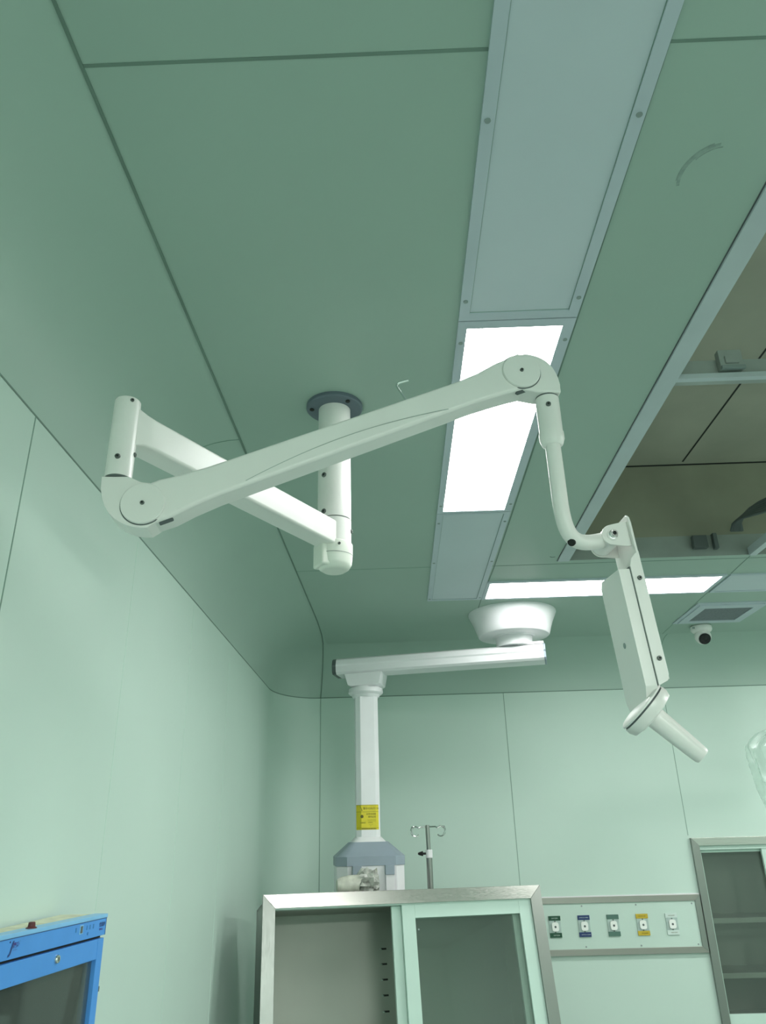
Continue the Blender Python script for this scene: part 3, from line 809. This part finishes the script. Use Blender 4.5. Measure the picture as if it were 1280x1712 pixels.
c.mat(M['steelin']).box((-W2+e, DEP-.012, -HH+.02), (W2-e, DEP, -.02))
c.box((-W2+FWc-.004, .035, -HH+.05), (-W2+FWc, DEP-.012, -.05)); c.box((W2-FWc, .035, -HH+.05), (W2-FWc+.004, DEP-.012, -.05))
c.box((-W2+FWc, .035, -.052), (W2-FWc, DEP-.012, -.048))
carc = c.build('carcass', t, t)
for i in range(14):
    z = -.215 - i*.0655
    s_ = mb('black', TM).box((-.040, DEP-.0135, z-.004), (-.012, DEP-.0115, z+.004)); s_.mat(M['chrome']).box((-.047, DEP-.0145, z-.0035), (-.036, DEP-.012, z+.0005)); s_.build('shelf_slot', carc, t)
def sliding(x0, x1, z0, z1, y, ws, wt, wb, gl, name, T, root, wr=None):
    wr = wr or ws
    A = [(x0,z1),(x1,z1),(x1,z0),(x0,z0)]; I = [(x0+ws,z1-wt),(x1-wr,z1-wt),(x1-wr,z0+wb),(x0+ws,z0+wb)]
    b = mb('mint', T)
    b.box((x0, y, z0), (x0+ws, y+.02, z1), .0012); b.box((x1-wr, y, z0), (x1, y+.02, z1), .0012)
    b.box((x0+ws, y, z1-wt), (x1-wr, y+.02, z1), .0012); b.box((x0+ws, y, z0), (x1-wr, y+.02, z0+wb), .0012)
    d = b.build(name, root, root)
    g = mb(gl, T).box((x0+ws-.004, y+.008, z0+wb-.004), (x1-wr+.004, y+.012, z1-wt+.004)); g.build('pane', d, root)
    return d
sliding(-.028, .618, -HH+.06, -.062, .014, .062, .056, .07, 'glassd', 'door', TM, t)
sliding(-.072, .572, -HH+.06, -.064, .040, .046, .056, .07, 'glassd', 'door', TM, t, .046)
tr_ = mb('mint', TM).box((-W2+FWc, .012, -.0625), (W2-FWc, .066, -.0565)); tr_.build('door_track', t, t)
lk = mb('screwgrey', TM).cyl((.048, .022, -.165), (.048, .018, -.165), .004, seg=10); lk.build('pane_plug', t, t)

# crumpled wrapped bundle lying on the cabinet's top
B0 = TM @ V((-.215, .13, 0))
t2 = thing('wrapped_bundle', B0, 'crumpled pale plastic-wrapped bundle lying on top of the leaning steel cabinet', 'bundle')
def TMp(x, y, z): return TM @ V((x, y, z))
rings = []; nseg = 22
for i, (x, r) in enumerate(((-.315,.010),(-.312,.028),(-.295,.036),(-.26,.041),(-.22,.043),(-.195,.045))):
    ring_ = []
    for k in range(nseg):
        a = 2*PI*k/nseg; rr = r*(1+.05*math.sin(3*a+i))
        ring_.append(TMp(x, .13+rr*math.cos(a), max(.001, .040+rr*math.sin(a)+.06*(x+.315)*.6)))
    rings.append(ring_)
loft(mb('bag'), rings).build('roll', t2, t2)
rings = []
rnd = random.Random(4)
for i, (x, r) in enumerate(((-.205,.044),(-.185,.056),(-.165,.060),(-.145,.056),(-.128,.050),(-.114,.040),(-.108,.012))):
    ring_ = []
    for k in range(nseg):
        a = 2*PI*k/nseg; rr = r*(1+rnd.uniform(-.30,.30))
        ring_.append(TMp(x+rnd.uniform(-.006,.006), .13+rr*math.cos(a), max(.001, .046+rr*math.sin(a))))
    rings.append(ring_)
loft(mb('bagdark'), rings).build('crumpled_end', t2, t2, ang=15)
q = mb('bag'); tp = TMp
q.mesh([tp(-.150,.12,.09), tp(-.118,.10,.112), tp(-.112,.12,.10), tp(-.108,.13,.05), tp(-.13,.14,.06)], [(0,1,2),(0,2,4),(2,3,4)]); q.build('film_flap', t2, t2, ang=10)

# ----------------------------------------------------------------------------- gas panel on the back wall
gx0, gx1, gz0, gz1 = .70, 1.846, 1.129, 1.449
t = thing('gas_supply_panel', ((gx0+gx1)/2, YB, gz0), 'long mint wall panel in a narrow steel frame between the two steel cabinets', 'wall panel')
fw_ = .034
mb('wall').box((gx0+.02, YB-.014, gz0+.02), (gx1-.02, YB, gz1-.02)).build('panel_board', t, t)
for i, b in enumerate(fr_mitre(gx0, gx1, gz0, gz1, fw_, None, YB-.022, YB-.0005, 'steeldull')):
    b.build('frame_rail' if i in (0, 2) else 'frame_stile', t, t)
b = mb('coolwhite').box((gx0, YB-.006, gz1), (gx1+.003, YB-.0005, gz1+.006)); b.box((gx1, YB-.008, gz0+.01), (gx1+.004, YB-.0005, gz1)); b.build('edge_bead', t, t)
for x in (1.10, 1.44, 1.79, .78):
    for z in (gz1-.050, gz0+.046):
        mb('screwgrey').cyl((x, YB-.012, z), (x, YB-.0165, z), .005, seg=12).build('screw', t, t)
outs = [(.921,'green','OXYGEN','OXYGEN'), (1.103,'blue','NITROUS OXIDE','NITROUS OXIDE'), (1.284,'grey','',''), (1.466,'yellow','MEDICAL AIR','VACUUM'), (1.648,'white','VACUUM','VACUUM')]
names = {'green':'dark green tagged gas outlet beside the leaning cabinet edge','blue':'navy blue tagged gas outlet on the mint wall panel','grey':'grey-green tagged gas outlet in the middle of the wall panel',
         'yellow':'mustard yellow tagged gas outlet on the mint wall panel','white':'white tagged gas outlet nearest the built-in cupboard'}
for x, c, t1, tb_ in outs:
    ow, oh = .036, .059; zc = 1.2885; y0 = YB-.014
    r = thing('gas_outlet', (x, y0, zc), names[c], 'gas outlet', 'gas outlets on the wall panel')
    mb('gas_plate').box((x-ow, y0-.006, zc-oh), (x+ow, y0, zc+oh), .001).build('plate', r, r)
    for sg, tx in ((1, t1), (-1, tb_)):
        za = zc+sg*oh; zb2 = zc+sg*(oh-.025)
        g = mb('gas_'+c).box((x-ow-.001, y0-.0075, min(za,zb2)), (x+ow+.001, y0-.001, max(za,zb2)+.0005), .0006); go = g.build('tag_strip', r, r)
        if tx:
            mb('gas_white' if c in ('green','blue') else 'ink').text(tx, .0095 if len(tx) < 10 else .0075, (x+(.004 if sg < 0 else 0), y0-.0078, (za+zb2)/2), (1,0,0), (0,0,1)).build('lettering', go, r)
        mb('screw').cyl((x+.001*sg, y0-.006, zc+sg*(oh-.029)), (x+.001*sg, y0-.0085, zc+sg*(oh-.029)), .004, seg=10).build('screw', r, r)
    s_ = mb('gas_socket').prism(section(.042,.050,.012,3), (x, y0-.006, zc), (1,0,0), (0,0,1), (0,-1,0), 0, .010, .001); s_o = s_.build('socket', r, r)
    mb('darkgrey').cyl((x, y0-.0155, zc), (x, y0-.0168, zc), .0065, seg=16).build('socket_hole', s_o, r)

# ----------------------------------------------------------------------------- built-in cupboard at right
kx0, kx1, kz0, kz1 = 1.852, 3.08, .15, 1.774
t = thing('built_in_cupboard', ((kx0+kx1)/2, YB, kz0), 'built-in steel-framed cupboard with mint sliding glass doors at the right edge', 'cupboard')
for i, b in enumerate(fr_mitre(kx0, kx1, kz0, kz1, .047, None, YB-.024, YB+.02)):
    b.build('frame_rail' if i in (0, 2) else 'frame_stile', t, t)
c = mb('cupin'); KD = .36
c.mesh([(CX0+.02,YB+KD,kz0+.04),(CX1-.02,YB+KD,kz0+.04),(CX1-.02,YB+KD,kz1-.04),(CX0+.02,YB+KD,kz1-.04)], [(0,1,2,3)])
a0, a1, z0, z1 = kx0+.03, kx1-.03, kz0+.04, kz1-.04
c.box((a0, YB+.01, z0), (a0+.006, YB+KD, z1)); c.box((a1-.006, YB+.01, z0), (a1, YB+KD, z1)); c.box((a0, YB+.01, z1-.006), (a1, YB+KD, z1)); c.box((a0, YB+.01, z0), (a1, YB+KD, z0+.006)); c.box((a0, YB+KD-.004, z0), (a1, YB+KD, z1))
c.build('carcass', t, t)
for z in (1.305, 1.005, .76):
    mb('steelin').box((a0+.008, YB+.075, z-.03), (a1-.008, YB+KD-.006, z), .002).build('shelf', t, t)
mb('mint').box((kx0+.045, YB-.004, kz1-.072), (kx1-.045, YB+.06, kz1-.046)).build('door_track', t, t)
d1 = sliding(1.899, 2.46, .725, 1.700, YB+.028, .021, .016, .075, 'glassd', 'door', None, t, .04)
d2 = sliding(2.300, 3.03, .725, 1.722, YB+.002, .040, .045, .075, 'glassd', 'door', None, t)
h_ = mb('gas_plate').box((1.897, YB+.020, 1.205), (1.908, YB+.030, 1.280), .001); h_.mat(M['darkgrey']).box((1.9, YB+.019, 1.215), (1.906, YB+.0205, 1.27)); h_.build('finger_pull', d1, t)
mb('steel').box((kx0+.046, YB, .665), (kx1-.046, YB+.05, .722), .002).build('mid_rail', t, t)
for x0, x1 in ((1.90, 2.47), (2.475, 3.03)):
    mb('mint').box((x0, YB+.004, .20), (x1, YB+.024, .66), .002).build('lower_door', t, t)

# ----------------------------------------------------------------------------- blue warming cabinet let into the left wall
th = math.radians(5.5)
dr = V((math.sin(th), math.cos(th), 0)); wn = V((math.cos(th), -math.sin(th), 0))
WQ = V((-.70, 1.959, 1.68))
WL = .62
t = thing('warming_cabinet', (WQ + dr*(-WL/2)) * 1 - V((0,0,1.68)), 'bright blue warming cabinet with glazed door set against the left wall', 'warming cabinet')
def Wp(s, d, z): return WQ + dr*s + wn*d + up*z
def wbox(bb, s0, s1, d0, d1, z0, z1, bev=0):
    return bb.prism([(s0,z0),(s1,z0),(s1,z1),(s0,z1)], WQ, dr, up, wn, d0, d1, bev)
# body: trapezoid plan reaching back to the wall
def plan(bb, s0, s1, z0, z1, front=-.03):
    a, b_ = Wp(s0, front, 0), Wp(s1, front, 0)
    p = [(a.x, a.y), (b_.x, b_.y), (-.8125, b_.y), (-.8125, a.y)]
    vs = [(x, y, 1.68+z0) for x, y in p] + [(x, y, 1.68+z1) for x, y in p]
    return bb.mesh(vs, [(0,3,2,1),(4,5,6,7),(0,1,5,4),(1,2,6,5),(2,3,7,6),(3,0,4,7)])
plan(mb('blue'), -WL, 0, -1.0, -.002, -.045).build('body', t, t)
plan(mb('blue'), -WL, 0, -1.68, -1.0, -.02).build('plinth', t, t)
plan(mb('top_cream'), -WL, -.002, -.003, .0008, -.010).build('top', t, t)
b = mb('blue'); 
hd2 = wbox(b, -WL, 0, -.050, -.002, -.042, -.0075, .001); hd2.mat(M['bluelip']); wbox(hd2, -WL, 0, -.034, .0, -.007, .0014, .0015)
hd2.mat(M['bluedark']); wbox(hd2, -WL, -.001, -.01, -.0012, -.0079, -.0068); wbox(hd2, -.0035, -.0025, -.01, -.0014, -.042, -.007)
hdr = hd2.build('header', t, t)
mk = mb('bluedark')
mk.text('J', .026, Wp(-.386, -.0018, -.0225), dr, up, .35, .0007); mk.lathe(Wp(-.3905, -.0020, -.013), wn, [(.0016,0),(.0016,.0005)], 10)
mk.mat(M['bluepurple']); mk.text('康盛', .0105, Wp(-.3695, -.0018, -.0205), dr, up, 0, .0003); mk.text('KANGSHENG', .0022, Wp(-.372, -.0018, -.0275), dr, up)
mk.mat(M['bluemid']); mk.text('®', .004, Wp(-.3585, -.0018, -.0145), dr, up)
mk.build('logo', hdr, t)
tx = mb('bluedark'); tx.text('恒温箱', .0095, Wp(-.0215, -.0018, -.0195), dr, up, 0, .0002); tx.mat(M['bluepurple']); tx.text('BWX-I', .0062, Wp(-.0255, -.0018, -.0285), dr, up, 0, .0002); tx.build('lettering', hdr, t)
ds = mb('bluelip'); wbox(ds, -.128, -.112, -.004, -.0010, -.0290, -.0115, .0005); ds.mat(M['darkgrey']); wbox(ds, -.1245, -.1155, -.003, -.0004, -.0270, -.0135); ds.build('display', hdr, t)
for s0 in (-.143, -.0935, -.080, -.0640):
    bt = mb('bluemid'); wbox(bt, s0-.0025, s0+.0025, -.004, -.0012, -.0235, -.0145, .0004); bt.build('button', hdr, t)
bt = mb('bluemid').cyl(Wp(-.088, -.003, -.031), Wp(-.088, -.001, -.031), .003, seg=14); bt.build('indicator', hdr, t)
g = mb('black'); wbox(g, -WL+.01, -.004, -.045, -.012, -.0475, -.041); g.build('door_gap', t, t)
b = mb('blue')
dzT, dzB = -.0475, -.95
wbox(b, -WL, -WL+.03, -.040, -.002, dzB, dzT, .0015); wbox(b, -.0325, -.004, -.040, -.002, dzB, dzT, .0015)
wbox(b, -WL+.03, -.0325, -.040, -.002, -.088, dzT, .0015); wbox(b, -WL+.03, -.0325, -.040, -.002, dzB, dzB+.05, .0015)
dr_o = b.build('door', t, t)
g = mb('cabdark'); wbox(g, -WL+.03, -.0325, -.044, -.040, dzB+.05, -.088)
wbox(g, -.045, -.039, -.044, -.030, dzB+.05, -.088); g.build('lining', t, t)
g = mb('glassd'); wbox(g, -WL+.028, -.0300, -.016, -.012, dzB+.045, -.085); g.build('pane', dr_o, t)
lk = mb('chrome').lathe(Wp(-.2105, -.002, -.064), wn, [(.0085,-.002),(.0085,.002),(.0070,.0045),(.0045,.0050)], 24); lk.mat(M['black']); wbox(lk, -.2112, -.2098, 0, .0034, -.0672, -.0608)
lk.build('lock', dr_o, t)
hg = mb('darkgrey'); wbox(hg, -.0035, .002, -.012, -.003, -.155, -.145); hg.build('hinge', dr_o, t)
rc = Wp(-.307, -.012, .0008)
t2 = thing('bottle_cap', rc, 'small dark red plastic cap lying on top of the blue warming cabinet', 'cap')
mb('red').lathe(rc, up, [(.0105,0),(.0105,.002),(.0070,.004),(.0064,.0105),(.0050,.012)], 18).build('cap', t2, t2)

# ----------------------------------------------------------------------------- clear plastic cover over a ceiling-hung column at the right edge
PX, PY = 2.0, 4.0
t = thing('wrapped_equipment_column', (2.62, PY, ZC), 'ceiling-hung column and arm under a clear plastic cover at the right edge', 'equipment column')
mb('coolwhite').lathe((2.62,PY,ZC-.0005), (0,0,-1), [(.10,0),(.095,.03),(.04,.05),(.035,.06),(.035,.72)], 32).build('column', t, t)
mb('coolwhite').tube([(2.62,PY,2.36), (2.3,PY,2.36), (PX,PY,2.36)], .035, 20).build('side_arm', t, t)
mb('coolwhite').lathe((PX,PY,2.40), (0,0,-1), [(.05,0),(.07,.02),(.075,.24),(.06,.26)], 32).build('hanging_head', t, t)
rnd = random.Random(11)
vs, fs = [], []; NU, NV = 56, 26
for j in range(NV+1):
    f = j/NV; z = 2.31 - f*.42
    for i in range(NU):
        a = 2*PI*i/NU
        r = .12 + .115*min(1, f*5)**.6 + .022*math.sin(7*a+2*f)*f + .014*math.sin(13*a-5*f) + rnd.uniform(-.004, .004)
        r *= (1-.22*f)
        vs.append((PX+r*math.cos(a), PY+r*math.sin(a), z + .03*math.cos(a)*(1-f)*1.0 + .012*math.sin(5*a)))
for j in range(NV):
    for i in range(NU): fs.append((j*NU+i, j*NU+(i+1)%NU, (j+1)*NU+(i+1)%NU, (j+1)*NU+i))
q = mb('film').mesh(vs, fs).build('plastic_cover', t, t, ang=80)

# ----------------------------------------------------------------------------- lights
def area(name, loc, sx, sy, power, rot=(0,0,0), col=(1,1,.98)):
    l = bpy.data.lights.new(name, 'AREA'); l.shape = 'RECTANGLE'; l.size = sx; l.size_y = sy; l.energy = power; l.color = col
    o = bpy.data.objects.new(name, l); COL.objects.link(o); o.location = loc; o.rotation_euler = rot
    return o
area('room_light_rear', (1.9, -2.2, ZC-.02), 1.2, .3, 105)
area('room_light_left', (.33, -1.9, ZC-.02), .28, 1.2, 20)
area('room_light_right', (3.3, 1.6, ZC-.02), .28, 1.2, 60)
area('room_light_back_right', (3.6, 3.9, ZC-.02), 1.2, .28, 34)
w = bpy.data.worlds.new('World'); bpy.context.scene.world = w; w.use_nodes = True
w.node_tree.nodes['Background'].inputs['Color'].default_value = (.55, .7, .65, 1); w.node_tree.nodes['Background'].inputs['Strength'].default_value = .15

# ----------------------------------------------------------------------------- camera
cd = bpy.data.cameras.new('camera'); co = bpy.data.objects.new('camera', cd); COL.objects.link(co)
fpx = 1244.18
cd.sensor_fit = 'VERTICAL'; cd.sensor_height = 36.0; cd.lens = fpx/1712*36.0
yd = V((36, 542, fpx)).normalized(); zd = V((-76, -2851, fpx)).normalized(); xd = yd.cross(zd)
xd = xd if xd.x > 0 else -xd
# rows: world axes in image coordinates (x right, y down, z forward)
right = V((xd.x, yd.x, zd.x)); down = V((xd.y, yd.y, zd.y)); fwd = V((xd.z, yd.z, zd.z))
m3 = Matrix((right, -down, -fwd)).transposed()
co.matrix_world = Matrix.Translation((0, 0, 1.83)) @ m3.to_4x4()
cd.clip_start = .02
sc = bpy.context.scene
sc.camera = co
sc.view_settings.view_transform = 'Standard'
sc.view_settings.look = 'None'
sc.view_settings.exposure = 0.15
sc.cycles.max_bounces = 10; sc.cycles.diffuse_bounces = 6; sc.cycles.transparent_max_bounces = 12
